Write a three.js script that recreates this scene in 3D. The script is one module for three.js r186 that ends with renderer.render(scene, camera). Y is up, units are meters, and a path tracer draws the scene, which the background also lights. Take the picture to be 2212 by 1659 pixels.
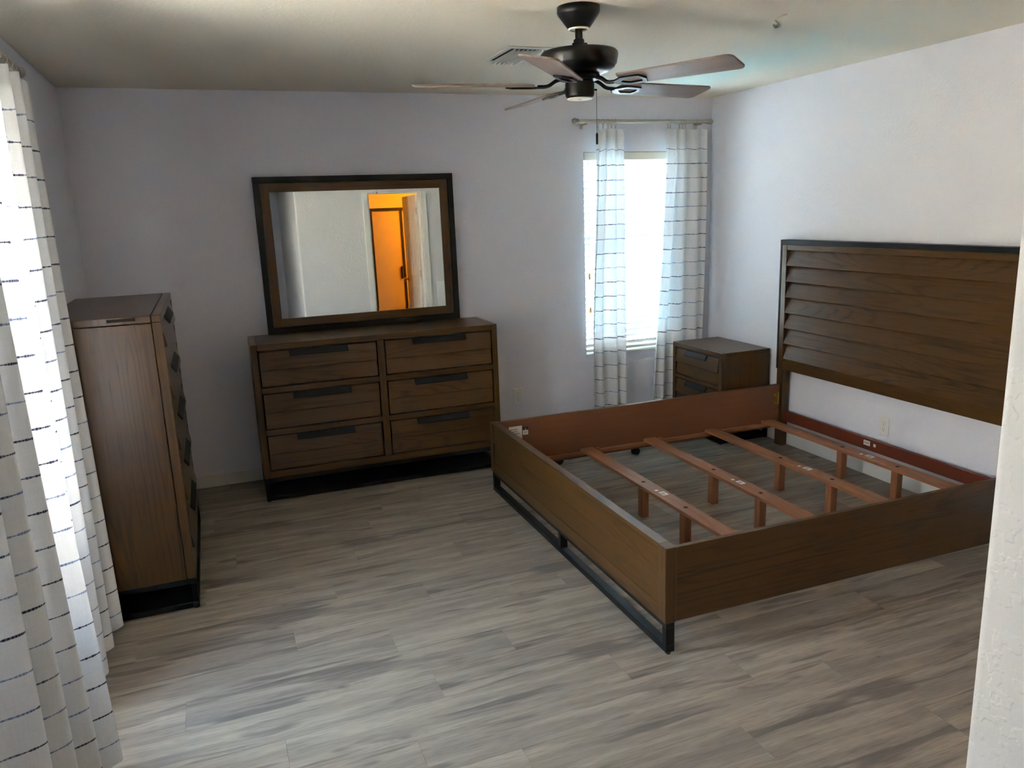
import * as THREE from 'three';
import { mergeGeometries } from 'three/addons/utils/BufferGeometryUtils.js';

// ---------------------------------------------------------------- camera, sky, sun, exposure
const scene = new THREE.Scene();
const camera = new THREE.PerspectiveCamera(52.55, 2212 / 1659, 0.02, 200);
camera.position.set(-3.6576, 1.6819, 5.1814);
camera.rotation.set(-0.2205, -0.3627, -0.0382, 'YXZ');
const renderer = new THREE.WebGLRenderer({ antialias: true });
renderer.toneMapping = THREE.LinearToneMapping;
renderer.toneMappingExposure = 4.8;
renderer.shadowMap.enabled = true;
renderer.shadowMap.type = THREE.PCFSoftShadowMap;
{ // clear sky, paler toward the horizon, the same all the way round
  const W = 64, H = 32, d = new Float32Array(W * H * 4), zen = [0.42, 0.66, 1.0], hor = [0.86, 0.94, 1.0];
  for (let y = 0; y < H; y++) {
    const e = Math.max(0, (y + 0.5) / H * 2 - 1), k = Math.pow(1 - e, 2.2);
    for (let x = 0; x < W; x++) for (let c = 0; c < 3; c++) d[(y * W + x) * 4 + c] = zen[c] + (hor[c] - zen[c]) * k;
    for (let x = 0; x < W; x++) d[(y * W + x) * 4 + 3] = 1;
  }
  const t = new THREE.DataTexture(d, W, H, THREE.RGBAFormat, THREE.FloatType);
  t.mapping = THREE.EquirectangularReflectionMapping; t.magFilter = THREE.LinearFilter; t.needsUpdate = true;
  scene.background = t; scene.backgroundIntensity = 9;
}
const sun = new THREE.DirectionalLight(new THREE.Color(1, 0.96, 0.9), 62);
sun.position.set(6, 14, 7); sun.target.position.set(-2, 0, 1); sun.castShadow = true;
Object.assign(sun.shadow.camera, { left: -15, right: 15, top: 15, bottom: -15, near: 1, far: 45 });
sun.shadow.mapSize.set(2048, 2048);
scene.add(sun, sun.target);

// ---------------------------------------------------------------- helpers
const V = (x, y, z) => new THREE.Vector3(x, y, z);
const lerp = (a, b, t) => a + (b - a) * t, clamp = (x, a = 0, b = 1) => Math.min(b, Math.max(a, x));
const smooth = (a, b, x) => { const t = clamp((x - a) / (b - a)); return t * t * (3 - 2 * t); };
let rs = 12345;
const rnd = () => { rs = (Math.imul(rs, 1664525) + 1013904223) >>> 0; return rs / 4294967296; };
const names = {};
function numbered(n) { names[n] = (names[n] ?? -1) + 1; return names[n] ? n + '_' + String(names[n]).padStart(3, '0') : n; }
function thing(name, label, category, [x, y, z] = [0, 0, 0], turn = 0, group) {
  const o = new THREE.Group(); o.name = numbered(name); o.position.set(x, y, z); o.rotation.y = turn;
  o.userData = { label, category }; if (group) o.userData.group = group;
  scene.add(o); return o;
}
function part(name, geo, mat, parent, label) {
  const m = new THREE.Mesh(Array.isArray(geo) ? (geo.length > 1 ? mergeGeometries(geo.map(plain)) : geo[0]) : geo, mat);
  m.name = name; m.castShadow = m.receiveShadow = true; if (label) m.userData.label = label;
  parent.add(m); return m;
}
function struct(name, geo, mat) { const m = part(name, geo, mat, scene); m.userData.kind = 'structure'; return m; }
function plain(g) { g = g.index ? g.toNonIndexed() : g; for (const k of Object.keys(g.attributes)) if (!['position', 'normal', 'uv'].includes(k)) g.deleteAttribute(k); return g; }
// uv in metres: u runs along the grain axis
function triUV(g, grain = 'x', ou = 0, ov = 0, end = 0.25) {
  const p = g.attributes.position, uv = new Float32Array(p.count * 2), A = V(), B = V(), C = V(), gi = 'xyz'.indexOf(grain);
  for (let i = 0; i < p.count; i += 3) {
    A.fromBufferAttribute(p, i); B.fromBufferAttribute(p, i + 1); C.fromBufferAttribute(p, i + 2);
    const n = B.clone().sub(A).cross(C.clone().sub(A)).toArray().map(Math.abs);
    const ax = n.indexOf(Math.max(...n)); let u, v;
    if (ax === gi) { u = (gi + 1) % 3; v = (gi + 2) % 3; } else { u = gi; v = 3 - gi - ax; }
    [A, B, C].forEach((P, k) => { const a = P.toArray(); uv[(i + k) * 2] = a[u] * (ax === gi ? end : 1) + ou; uv[(i + k) * 2 + 1] = a[v] + ov; });
  }
  g.setAttribute('uv', new THREE.BufferAttribute(uv, 2)); return g;
}
// box with chamfered edges: 44 triangles
function cbox(x0, y0, z0, x1, y1, z1, b = 0.0015, grain = 'x', ou = rnd() * 3, ov = rnd() * 3) {
  b = Math.min(b, (x1 - x0) / 2.01, (y1 - y0) / 2.01, (z1 - z0) / 2.01);
  const lo = [x0, y0, z0], hi = [x1, y1, z1], pos = [], cx = [(x0 + x1) / 2, (y0 + y1) / 2, (z0 + z1) / 2];
  const vert = (s, ax) => [0, 1, 2].map((k) => (s[k] > 0 ? hi[k] - (k === ax ? 0 : b) : lo[k] + (k === ax ? 0 : b)));
  const tri = (a, c, d) => {
    const n = [(c[1] - a[1]) * (d[2] - a[2]) - (c[2] - a[2]) * (d[1] - a[1]), (c[2] - a[2]) * (d[0] - a[0]) - (c[0] - a[0]) * (d[2] - a[2]), (c[0] - a[0]) * (d[1] - a[1]) - (c[1] - a[1]) * (d[0] - a[0])];
    const o = [0, 1, 2].reduce((s, k) => s + n[k] * ((a[k] + c[k] + d[k]) / 3 - cx[k]), 0);
    pos.push(...a, ...(o > 0 ? [...c, ...d] : [...d, ...c]));
  };
  const quad = (a, c, d, e) => { tri(a, c, d); tri(a, d, e); };
  for (let ax = 0; ax < 3; ax++) {
    const u = (ax + 1) % 3, v = (ax + 2) % 3;
    for (const s of [-1, 1]) {
      const S = (a, c) => { const r = [0, 0, 0]; r[ax] = s; r[u] = a; r[v] = c; return r; };
      quad(vert(S(-1, -1), ax), vert(S(1, -1), ax), vert(S(1, 1), ax), vert(S(-1, 1), ax));
    }
    for (const su of [-1, 1]) for (const sv of [-1, 1]) { // edge running along ax
      const S = (a) => { const r = [0, 0, 0]; r[ax] = a; r[u] = su; r[v] = sv; return r; };
      quad(vert(S(-1), u), vert(S(1), u), vert(S(1), v), vert(S(-1), v));
    }
  }
  for (const a of [-1, 1]) for (const c of [-1, 1]) for (const d of [-1, 1]) tri(vert([a, c, d], 0), vert([a, c, d], 1), vert([a, c, d], 2));
  const g = new THREE.BufferGeometry(); g.setAttribute('position', new THREE.Float32BufferAttribute(pos, 3)); g.computeVertexNormals();
  return triUV(g, grain, ou, ov);
}
// leans a board: shift along z (or x) from s0 at y0 to s1 at y1
function lean(g, axis, y0, y1, s0, s1) {
  const p = g.attributes.position, k = axis === 'x' ? 0 : 2, a = p.array;
  for (let i = 0; i < p.count; i++) a[i * 3 + k] += lerp(s0, s1, (a[i * 3 + 1] - y0) / (y1 - y0));
  g.computeVertexNormals(); return g;
}
function prism(poly, len, b = 0) { // poly in (x, y), extruded along z from 0 to len
  const s = new THREE.Shape(); poly.forEach(([x, y], i) => (i ? s.lineTo(x, y) : s.moveTo(x, y)));
  return plain(new THREE.ExtrudeGeometry(s, { depth: len, bevelEnabled: b > 0, bevelSize: b, bevelThickness: b, bevelSegments: 1, curveSegments: 8 }));
}
const cyl = (r0, r1, h, n = 24) => new THREE.CylinderGeometry(r0, r1, h, n);
const tube = (pts, r, n = 24, m = 8, closed = false) => new THREE.TubeGeometry(new THREE.CatmullRomCurve3(pts, closed), n, r, m, closed);
const lathe = (pts, n = 48) => new THREE.LatheGeometry(pts.map(([r, y]) => new THREE.Vector2(r, y)), n);
const at = (g, x, y, z, rx = 0, ry = 0, rz = 0) => { if (rx) g.rotateX(rx); if (rz) g.rotateZ(rz); if (ry) g.rotateY(ry); return g.translate(x, y, z); };

// ---------------------------------------------------------------- noise and textures
const hash = (x, y, s) => { let h = Math.imul(x, 374761393) ^ Math.imul(y, 668265263) ^ Math.imul(s, 1274126177); h = Math.imul(h ^ (h >>> 13), 1274126177); return ((h ^ (h >>> 16)) >>> 0) / 4294967296; };
function noise(x, y, px, py, s) { // value noise with periods px, py
  const ix = Math.floor(x), iy = Math.floor(y), fx = x - ix, fy = y - iy, u = fx * fx * (3 - 2 * fx), v = fy * fy * (3 - 2 * fy);
  const m = (a, p) => ((a % p) + p) % p, x0 = m(ix, px), x1 = m(ix + 1, px), y0 = m(iy, py), y1 = m(iy + 1, py);
  return lerp(lerp(hash(x0, y0, s), hash(x1, y0, s), u), lerp(hash(x0, y1, s), hash(x1, y1, s), u), v);
}
function fbm(u, v, px, py, o, s) { let a = 0.5, t = 0, n = 0; for (let i = 0; i < o; i++) { t += a * noise(u * px, v * py, px, py, s + i * 17); n += a; a *= 0.5; px *= 2; py *= 2; } return t / n; }
function tex(W, H, f, srgb = true, mu = 1, mv = 1) { // f(u, v) -> [r, g, b] 0..255; covers mu x mv metres
  const d = new Uint8Array(W * H * 4);
  for (let y = 0; y < H; y++) for (let x = 0; x < W; x++) {
    const c = f((x + 0.5) / W, (y + 0.5) / H), i = (y * W + x) * 4;
    d[i] = clamp(c[0], 0, 255); d[i + 1] = clamp(c[1], 0, 255); d[i + 2] = clamp(c[2], 0, 255); d[i + 3] = 255;
  }
  const t = new THREE.DataTexture(d, W, H); t.wrapS = t.wrapT = THREE.RepeatWrapping; t.magFilter = THREE.LinearFilter;
  t.minFilter = THREE.LinearMipmapLinearFilter; t.generateMipmaps = true; if (srgb) t.colorSpace = THREE.SRGBColorSpace;
  t.repeat.set(1 / mu, 1 / mv); t.needsUpdate = true; return t;
}
const mix3 = (a, b, t) => [lerp(a[0], b[0], t), lerp(a[1], b[1], t), lerp(a[2], b[2], t)];
function woodTex(dark, mid, light, seed, lines = 9) { // contour lines of a stretched field give the cathedral figure
  return tex(1024, 1024, (u, v) => {
    const f = fbm(u, v, 2, 5, 2, seed) + 0.05 * fbm(u, v, 12, 30, 2, seed + 3), l = Math.pow(0.5 + 0.5 * Math.sin(6.2832 * lines * f), 5);
    const st = fbm(u, v, 5, 60, 4, seed + 5), pore = noise(u * 34, v * 340, 34, 340, seed + 9), bl = fbm(u, v, 4, 3, 2, seed + 31);
    const c = mix3(mid, light, clamp(0.9 * st + 0.5 * bl - 0.25)), k = clamp(0.38 * l * smooth(0.3, 0.6, bl + 0.1) + 0.5 * smooth(0.6, 0.95, pore) * smooth(0.4, 0.7, st) + 0.25 * smooth(0.55, 0.75, st));
    return mix3(c, dark, k);
  }, true, 2.6, 0.65);
}
const walnutT = woodTex([40, 26, 12], [75, 51, 23], [95, 66, 33], 3, 12);
const bladeT = woodTex([84, 70, 62], [108, 92, 84], [128, 112, 104], 57, 5);
const cherryT = woodTex([116, 70, 42], [146, 92, 58], [166, 112, 76], 40, 6);
const rustT = tex(512, 256, (u, v) => { const a = fbm(u, v, 4, 4, 4, 71), b = fbm(u, v, 3, 60, 2, 75); return mix3([102, 62, 37], [132, 84, 53], 0.7 * a + 0.3 * b); }, true, 1.3, 0.65);
const peelT = tex(512, 512, (u, v) => { const a = fbm(u, v, 40, 40, 3, 91), b = fbm(u, v, 90, 90, 2, 95), k = 255 * (0.7 * smooth(0.42, 0.66, a) + 0.3 * b); return [k, k, k]; }, false, 0.5, 0.5);
const knockT = tex(512, 512, (u, v) => { const a = fbm(u + 0.02 * fbm(u, v, 30, 30, 2, 5), v, 26, 26, 4, 131), k = 255 * (0.8 * smooth(0.47, 0.58, a) + 0.2 * fbm(u, v, 80, 80, 2, 140)); return [k, k, k]; }, false, 0.5, 0.5);
// floor: 24 printed oak-look planks in an atlas of 2 x 12 cells, each 1.2 x 0.18 m
const plankT = tex(2048, 2048, (U, Vv) => {
  const cu = Math.min(1, Math.floor(U * 2)), cv = Math.min(11, Math.floor(Vv * 12)), id = cv * 2 + cu, u = U * 2 - cu, v = Vv * 12 - cv, s = 300 + id * 61;
  const h = (k) => hash(id, k, 77), tone = 0.95 + 0.08 * h(1);
  let kd = 9, ky = 0, ks = 1;
  for (let k = 0; k < 2; k++) {
    const dx = (u - (0.1 + 0.8 * h(10 + k))) * 1.2, dy = (v - (0.15 + 0.7 * h(20 + k))) * 0.18, sz = 0.6 + 0.9 * h(40 + k), d = Math.hypot(dx * (0.18 + 0.3 * h(50 + k)), dy) / sz + 0.004 * (fbm(u, v, 30, 12, 2, s + 60) - 0.5);
    if (h(30 + k) < 0.4 && d < kd) { kd = d; ky = dy; ks = h(60 + k); }
  }
  const pull = Math.exp(-kd * kd / 0.0006), wv = v + 0.16 * (fbm(u, v, 3, 2, 3, s) - 0.5) + 0.06 * pull * Math.sign(ky || 1);
  const broad = fbm(u, wv, 2, 4, 3, s + 3), streak = fbm(u, wv, 3, 8, 4, s + 7), fine = fbm(u, v, 22, 80, 2, s + 11), grain = noise(u * 60, v * 150, 60, 150, s + 13);
  let c = mix3([147, 134, 117], [167, 152, 132], smooth(0.3, 0.7, streak));
  const sm = fbm(u, wv, 4, 5, 3, s + 17), dk = smooth(0.48, 0.7, broad) * (0.5 + 0.5 * streak), dd = smooth(0.56, 0.74, sm) * smooth(0.36, 0.6, streak);
  c = mix3(c, [124, 113, 102], 0.55 * dk); c = mix3(c, [92, 83, 76], 0.65 * dd);
  const fl = 0.5 + 0.5 * Math.sin(60 * fbm(u, wv, 3, 3, 2, s + 23) + 3 * fine), swirl = 0.5 + 0.5 * Math.sin(kd * 700 + 4 * fbm(u, v, 8, 8, 2, s + 21));
  c = mix3(c, [112, 103, 94], clamp(0.16 * Math.pow(fl, 4) * (0.4 + dk) + pull * (0.18 + 0.2 * swirl)));
  c = mix3(c, [84, 75, 68], (0.35 + 0.35 * ks) * Math.exp(-kd * kd / 0.00004));
  const k = tone * (1.03 - 0.1 * smooth(0.45, 0.8, fine) - 0.05 * grain);
  return c.map((x) => x * k);
});
plankT.wrapS = plankT.wrapT = THREE.ClampToEdgeWrapping;
// curtain cloth: woven white with embroidered dashed stripes every 0.1 m; covers 1.0 x 2.2 m, v = 0 at the hem
const clothT = tex(1024, 2048, (u, v) => {
  const y = 2.2 - v * 2.2, k = Math.round((y - 0.14) / 0.1035), d = Math.abs(y - 0.14 - k * 0.1035) + 0.0012 * (noise(u * 90, k * 3, 90, 64, 8) - 0.5) * 2;
  const wv = 0.985 + 0.02 * (noise(u * 420, v * 60, 420, 60, 3) - 0.5) + 0.02 * (noise(u * 60, v * 900, 60, 900, 4) - 0.5);
  let c = [243, 242, 241].map((x) => x * wv);
  if (k >= 0 && y < 2.15 && d < 0.0030) {
    const dash = 0.62 + 0.38 * smooth(-0.4, 0.5, Math.sin(u * 6.2832 * 95)), tone = fbm(u, k * 0.13 + 0.05, 3, 16, 2, 19);
    const ink = mix3([24, 26, 52], [120, 138, 180], smooth(0.38, 0.68, tone));
    c = mix3(c, ink, dash * smooth(0.0030, 0.0018, d));
  }
  return c;
}, true, 1, 2.2);

const std = (o) => new THREE.MeshStandardMaterial(o), phys = (o) => new THREE.MeshPhysicalMaterial(o);
const M = {
  wall: std({ color: '#e4e3ea', roughness: 0.75, bumpMap: peelT, bumpScale: 0.0005 }),
  wallNear: std({ color: '#dbd8d6', roughness: 0.75, bumpMap: knockT, bumpScale: 0.0009 }),
  ceiling: std({ color: '#e5dbc7', roughness: 0.9, bumpMap: peelT, bumpScale: 0.0006 }),
  trim: std({ color: '#e6e2d8', roughness: 0.5 }),
  walnut: phys({ map: walnutT, roughness: 0.3, specularIntensity: 0.8, bumpMap: walnutT, bumpScale: 0.0003 }),
  cherry: std({ map: cherryT, roughness: 0.45 }),
  rust: std({ map: rustT, roughness: 0.5 }),
  rustDark: std({ map: rustT, color: '#d0927a', roughness: 0.5 }),
  groove: std({ color: '#1c140d', roughness: 0.8 }),
  black: phys({ color: '#0b0d0f', roughness: 0.45, specularIntensity: 0.6 }),
  gun: phys({ color: '#1d1e20', roughness: 0.6, specularIntensity: 0.6 }),
  plank: std({ map: plankT, roughness: 0.58, bumpMap: plankT, bumpScale: 0.0004 }),
  sub: std({ color: '#4c463e', roughness: 0.9 }),
  cloth: phys({ map: clothT, roughness: 0.93, transmission: 0.2, thickness: 0, side: THREE.DoubleSide }),
  clothLeft: phys({ map: clothT, roughness: 0.97, transmission: 0.08, thickness: 0, side: THREE.DoubleSide }),
  blind: phys({ color: '#ecebe6', roughness: 0.75, transmission: 0.1, thickness: 0 }),
  vinyl: std({ color: '#e8e8e6', roughness: 0.45 }),
  cream: std({ color: '#e4dccb', roughness: 0.5 }),
  glass: phys({ color: '#ffffff', roughness: 0.0, transmission: 1, thickness: 0, ior: 1.5 }),
  dimmingGlass: phys({ color: '#bcc5cc', roughness: 0.0, transmission: 1, thickness: 0, ior: 1.5 }),  // clear glass darkened to dim the daylight at the back window
  nickel: std({ color: '#c4bcae', roughness: 0.3, metalness: 1 }),
  brass: std({ color: '#b08a3c', roughness: 0.3, metalness: 1 }),
  bronze: std({ color: '#3a2a1c', roughness: 0.4, metalness: 0.6 }),
  mirror: std({ color: '#e6ebea', roughness: 0.012, metalness: 1 }),
  white: std({ color: '#e4e2dc', roughness: 0.55 }),
  fanBlack: phys({ color: '#090a0b', roughness: 0.32, specularIntensity: 0.6 }),
  blade: std({ map: bladeT, roughness: 0.45 }),
  rubber: std({ color: '#141414', roughness: 0.6 }),
  vent: std({ color: '#d6d6d0', roughness: 0.5 }),
  bath: std({ color: '#e0cfae', roughness: 0.7 }),
  door: std({ color: '#e6e0d6', roughness: 0.45 }),
  web: std({ color: '#b0a68e', roughness: 0.9 }),
  concrete: std({ color: '#dcd8d0', roughness: 0.95 }),
  pool: std({ color: '#00d8f8', roughness: 0.4 }),
  stucco: std({ color: '#d4c8b0', roughness: 0.95 }),
  frost: std({ color: '#d8b47c', roughness: 0.5 }),
};

// ---------------------------------------------------------------- the room shell
const XL = -4.338, H = 2.44, ZP = 4.44, XP = -2.652, ZE = 6.6, T = 0.14;
const wbox = (a, b, c, d, e, f) => triUV(cbox(a, b, c, d, e, f, 0.0005), 'y', 0, 0, 1);
// a wall with one rectangular hole, as four blocks
const W1 = { x0: -1.082, x1: -0.335, y0: 0.578, y1: 2.062 };            // back window opening
const W2 = { z0: 2.14, z1: 2.68, y0: 0.578, y1: 2.062 };                // left window opening
const addedW3 = { z0: 3.58, z1: 3.80, y0: 0.578, y1: 2.062 };                // unseen window opening added beside the camera to let in side light
struct('wall_back', [wbox(XL - T, -0.1, -T, W1.x0, H, 0), wbox(W1.x1, -0.1, -T, T, H, 0), wbox(W1.x0, -0.1, -T, W1.x1, W1.y0, 0), wbox(W1.x0, W1.y1, -T, W1.x1, H, 0)], M.wall);
struct('wall_left', [wbox(XL - T, -0.1, 0, XL, H, W2.z0), wbox(XL - T, -0.1, W2.z1, XL, H, addedW3.z0), wbox(XL - T, -0.1, addedW3.z1, XL, H, ZE), ...[W2, addedW3].flatMap((w) => [wbox(XL - T, -0.1, w.z0, XL, w.y0, w.z1), wbox(XL - T, w.y1, w.z0, XL, H, w.z1)])], M.wall);
struct('wall_right', wbox(0, -0.1, 0, T, H, ZE), M.wall);
struct('wall_hall', wbox(XL - T, -0.1, ZE, T, H, ZE + T), M.wall);
struct('ceiling', wbox(XL - T, H, -T, T, H + 0.2, ZE + T), M.ceiling);
{ // wall between the bedroom and the bathroom, rounded at its free corner, with a doorway
  const D0 = -1.80, D1 = -1.145, DH = 2.05, r = 0.02, s = new THREE.Shape();
  s.moveTo(XP + r, -ZP); s.lineTo(D0, -ZP); s.lineTo(D0, -ZP - 0.11); s.lineTo(XP + 0.11, -ZP - 0.11); s.lineTo(XP + 0.11, -ZE); s.lineTo(XP, -ZE); s.lineTo(XP, -ZP - r);
  s.absarc(XP + r, -ZP - r, r, Math.PI, Math.PI / 2, true);
  const ell = plain(new THREE.ExtrudeGeometry(s, { depth: H + 0.1, bevelEnabled: false, curveSegments: 10 })).rotateX(-Math.PI / 2).translate(0, -0.1, 0);
  triUV(ell, 'y', 0, 0, 1);
  struct('wall_partition', [ell, wbox(D1, -0.1, ZP, 0, H, ZP + 0.11), wbox(D0, DH, ZP, D1, H, ZP + 0.11)], M.wallNear);
  const d = new THREE.Group(); d.name = 'door_1'; d.userData.kind = 'structure'; scene.add(d);
  for (const z of [ZP - 0.016, ZP + 0.11]) { // casing both sides
    const c = (a, b, e, f) => part('casing', cbox(a, b, z, e, f, z + 0.016, 0.005, 'y'), M.trim, d);
    c(D0 - 0.065, 0, D0 + 0.005, DH + 0.065); c(D1 - 0.005, 0, D1 + 0.065, DH + 0.065); c(D0 + 0.005, DH - 0.005, D1 - 0.005, DH + 0.065);
  }
  part('jamb', cbox(D0, 0, ZP, D0 + 0.016, DH, ZP + 0.11, 0.001, 'y'), M.trim, d); part('jamb', cbox(D1 - 0.016, 0, ZP, D1, DH, ZP + 0.11, 0.001, 'y'), M.trim, d);
  part('jamb', cbox(D0, DH - 0.016, ZP, D1, DH, ZP + 0.11, 0.001), M.trim, d);
  // the open leaf, hinged on the right jamb and swung into the bathroom
  const L = 0.615, lh = 2.02, leafBox = cbox(0, 0.012, -0.017, L, lh, 0.017, 0.002, 'y');
  const leaf = part('leaf', leafBox, M.door, d); leaf.position.set(D1 - 0.022, 0, ZP + 0.115); leaf.rotation.y = -THREE.MathUtils.degToRad(92);
  for (const [py0, py1] of [[0.22, 0.86], [1.02, 1.56], [1.68, 1.9]]) for (const px of [0.1, 0.345]) for (const s2 of [-1, 1]) {
    const f = new THREE.Shape(); f.moveTo(px, py0); f.lineTo(px + 0.17, py0); f.lineTo(px + 0.17, py1); f.lineTo(px, py1); f.closePath();
    const hole = new THREE.Path(); hole.moveTo(px + 0.022, py0 + 0.022); hole.lineTo(px + 0.022, py1 - 0.022); hole.lineTo(px + 0.148, py1 - 0.022); hole.lineTo(px + 0.148, py0 + 0.022); hole.closePath(); f.holes.push(hole);
    part('panel', plain(new THREE.ExtrudeGeometry(f, { depth: 0.003, bevelSize: 0.003, bevelThickness: 0.003, bevelSegments: 1 })).translate(0, 0, s2 > 0 ? 0.016 : -0.019), M.door, leaf);
  }
  for (const s2 of [-1, 1]) part('knob', lathe([[0, 0.062], [0.018, 0.06], [0.027, 0.045], [0.02, 0.03], [0.011, 0.022], [0.011, 0.008], [0.028, 0.006], [0.028, 0]], 24).rotateX(s2 * Math.PI / 2).translate(L - 0.06, 0.96, s2 * 0.017), M.brass, leaf, 'brass door knob');
  for (const y of [0.25, 1.05, 1.82]) part('hinge', [cbox(-0.006, y - 0.045, 0.012, 0.03, y + 0.045, 0.0185, 0.0005), at(cyl(0.006, 0.006, 0.09, 10), -0.004, y, 0.02)], M.nickel, leaf, 'metal hinge');
}
struct('trim_1', [wbox(XP + 0.11, 0, ZE - 0.012, 0, 0.083, ZE)], M.trim);
const BB = 0.083;
struct('baseboard_back', cbox(XL, 0, 0, 0, BB, 0.012, 0.004), M.trim);
struct('baseboard_left', cbox(XL, 0, 0.012, XL + 0.012, BB, ZE, 0.004), M.trim);
struct('baseboard_right', cbox(-0.012, 0, 0.012, 0, BB, ZP, 0.004), M.trim);
struct('baseboard_front', [cbox(XP + 0.03, 0, ZP - 0.012, -1.866, BB, ZP, 0.004), cbox(-1.079, 0, ZP - 0.012, -0.012, BB, ZP, 0.004)], M.trim);
struct('baseboard_hall', cbox(XP - 0.012, 0, ZP + 0.03, XP, BB, ZE, 0.004), M.trim);

{ // floor: slab, and every plank a piece of its own
  const slab = struct('floor', wbox(XL - T, -0.1, -T, T, -0.008, ZE + T), M.sub);
  const LEN = 1.204, WID = 0.18, ends = { '0': -2.705, '-1': -3.132, '1': -3.048, '3': -3.198, '-5': -2.635, '2': -1.19, '4': -1.695, '6': -1.583, '5': -2.2, '-6': -3.128, '-2': -3.5, '-3': -2.9 };
  const cells = new Map();
  for (let k = -14; k < 24; k++) {
    const z0 = Math.max(0.002, 2.425 + k * WID), z1 = Math.min(ZE, 2.425 + (k + 1) * WID); if (z1 - z0 < 0.02) continue;
    const e = ends[k] ?? XL + rnd() * LEN;
    for (let x = e - Math.ceil((e - XL) / LEN) * LEN; x < 0; x += LEN) {
      const x0 = Math.max(XL, x), x1 = Math.min(0, x + LEN); if (x1 - x0 < 0.02) continue;
      let id = Math.floor(rnd() * 24); const flip = rnd() < 0.5;
      const g = cbox(x0 + 0.0002, -0.008, z0 + 0.0002, x1 - 0.0002, 0, z1 - 0.0002, 0.0007), p = g.attributes.position, uv = g.attributes.uv, cu = id % 2, cv = id >> 1;
      for (let i = 0; i < p.count; i++) {
        let a = clamp((p.getX(i) - x) / LEN), b = clamp((p.getZ(i) - (2.425 + k * WID)) / WID); if (flip) { a = 1 - a; b = 1 - b; }
        uv.setXY(i, (cu + 0.004 + 0.992 * a) / 2, (cv + 0.02 + 0.96 * b) / 12);
      }
      const m = part('plank', g, M.plank, slab); m.name = numbered('plank');
    }
  }
}

// ---------------------------------------------------------------- windows
function windowUnit(n, w, h, place, glass = M.glass) { // local: x across, y up, z = 0 the room face, going out to -z
  const g = new THREE.Group(); g.name = 'window_' + n; g.userData.kind = 'structure'; scene.add(g); place(g);
  const z0 = -0.125, z1 = -0.075, f = 0.035;
  part('frame', [cbox(0, 0, z0, f, h, z1, 0.003), cbox(w - f, 0, z0, w, h, z1, 0.003), cbox(f, 0, z0, w - f, f, z1, 0.003), cbox(f, h - f, z0, w - f, h, z1, 0.003)], M.vinyl, g);
  const mid = h * 0.54;
  part('meeting_rail', cbox(f, mid - 0.02, z0, w - f, mid + 0.02, z1, 0.003), M.vinyl, g);
  part('pane', cbox(f, f, -0.102, w - f, mid - 0.02, -0.1, 0.0002), glass, g);
  part('pane', cbox(f, mid + 0.02, -0.112, w - f, h - f, -0.11, 0.0002), glass, g);
  part('sill', cbox(0.001, 0, -0.075, w - 0.001, 0.018, 0.006, 0.004), M.trim, g);
  return g;
}
windowUnit(1, W1.x1 - W1.x0, W1.y1 - W1.y0, (g) => g.position.set(W1.x0, W1.y0, 0), M.dimmingGlass);
[W2, addedW3].forEach((w, i) => windowUnit(2 + i, w.z1 - w.z0, w.y1 - w.y0, (g) => { g.position.set(XL, w.y0, w.z1); g.rotation.y = Math.PI / 2; }));

{ // venetian blind in the back window
  const b = thing('window_blind', 'white slatted venetian blind, bright with daylight, in the back window behind the striped curtains', 'blind', [W1.x0, W1.y0, -0.035]);
  const w = W1.x1 - W1.x0, h = W1.y1 - W1.y0;
  part('head_rail', cbox(0.004, h - 0.058, -0.025, w - 0.004, h - 0.002, 0.03, 0.004), M.cream, b, 'cream head rail');
  const slat = lean(cbox(0.006, -0.0013, -0.024, w - 0.006, 0.0013, 0.024, 0.0005), 'z', -1, 1, 0, 0);
  const n = 31, y0 = 0.075, y1 = h - 0.085;
  for (let i = 0; i < n; i++) { const s = part('slat', slat, M.blind, b); s.position.y = lerp(y0, y1, i / (n - 1)); s.rotation.x = -0.76; }
  part('bottom_rail', cbox(0.006, 0.03, -0.022, w - 0.006, 0.05, 0.022, 0.004), M.cream, b, 'cream bottom rail');
  for (const x of [0.09, w - 0.09]) for (const z of [-0.026, 0.026]) part('ladder_cord', at(cyl(0.0009, 0.0009, h - 0.09, 6), x, h / 2, z), M.white, b);
  for (const [x, y] of [[0.035, 0.62], [0.04, 0.37]]) {
    const c = part('pull_cord', at(cyl(0.001, 0.001, h - 0.06 - y, 6), x, (h - 0.06 + y) / 2, 0.034), M.white, b);
    part('tassel', lathe([[0, 0.045], [0.005, 0.044], [0.008, 0.02], [0.009, 0], [0, 0]], 12).translate(x, y - 0.04, 0.034), std({ color: '#c9a24c', roughness: 0.5 }), c, 'tan cord tassel');
  }
}
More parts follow.
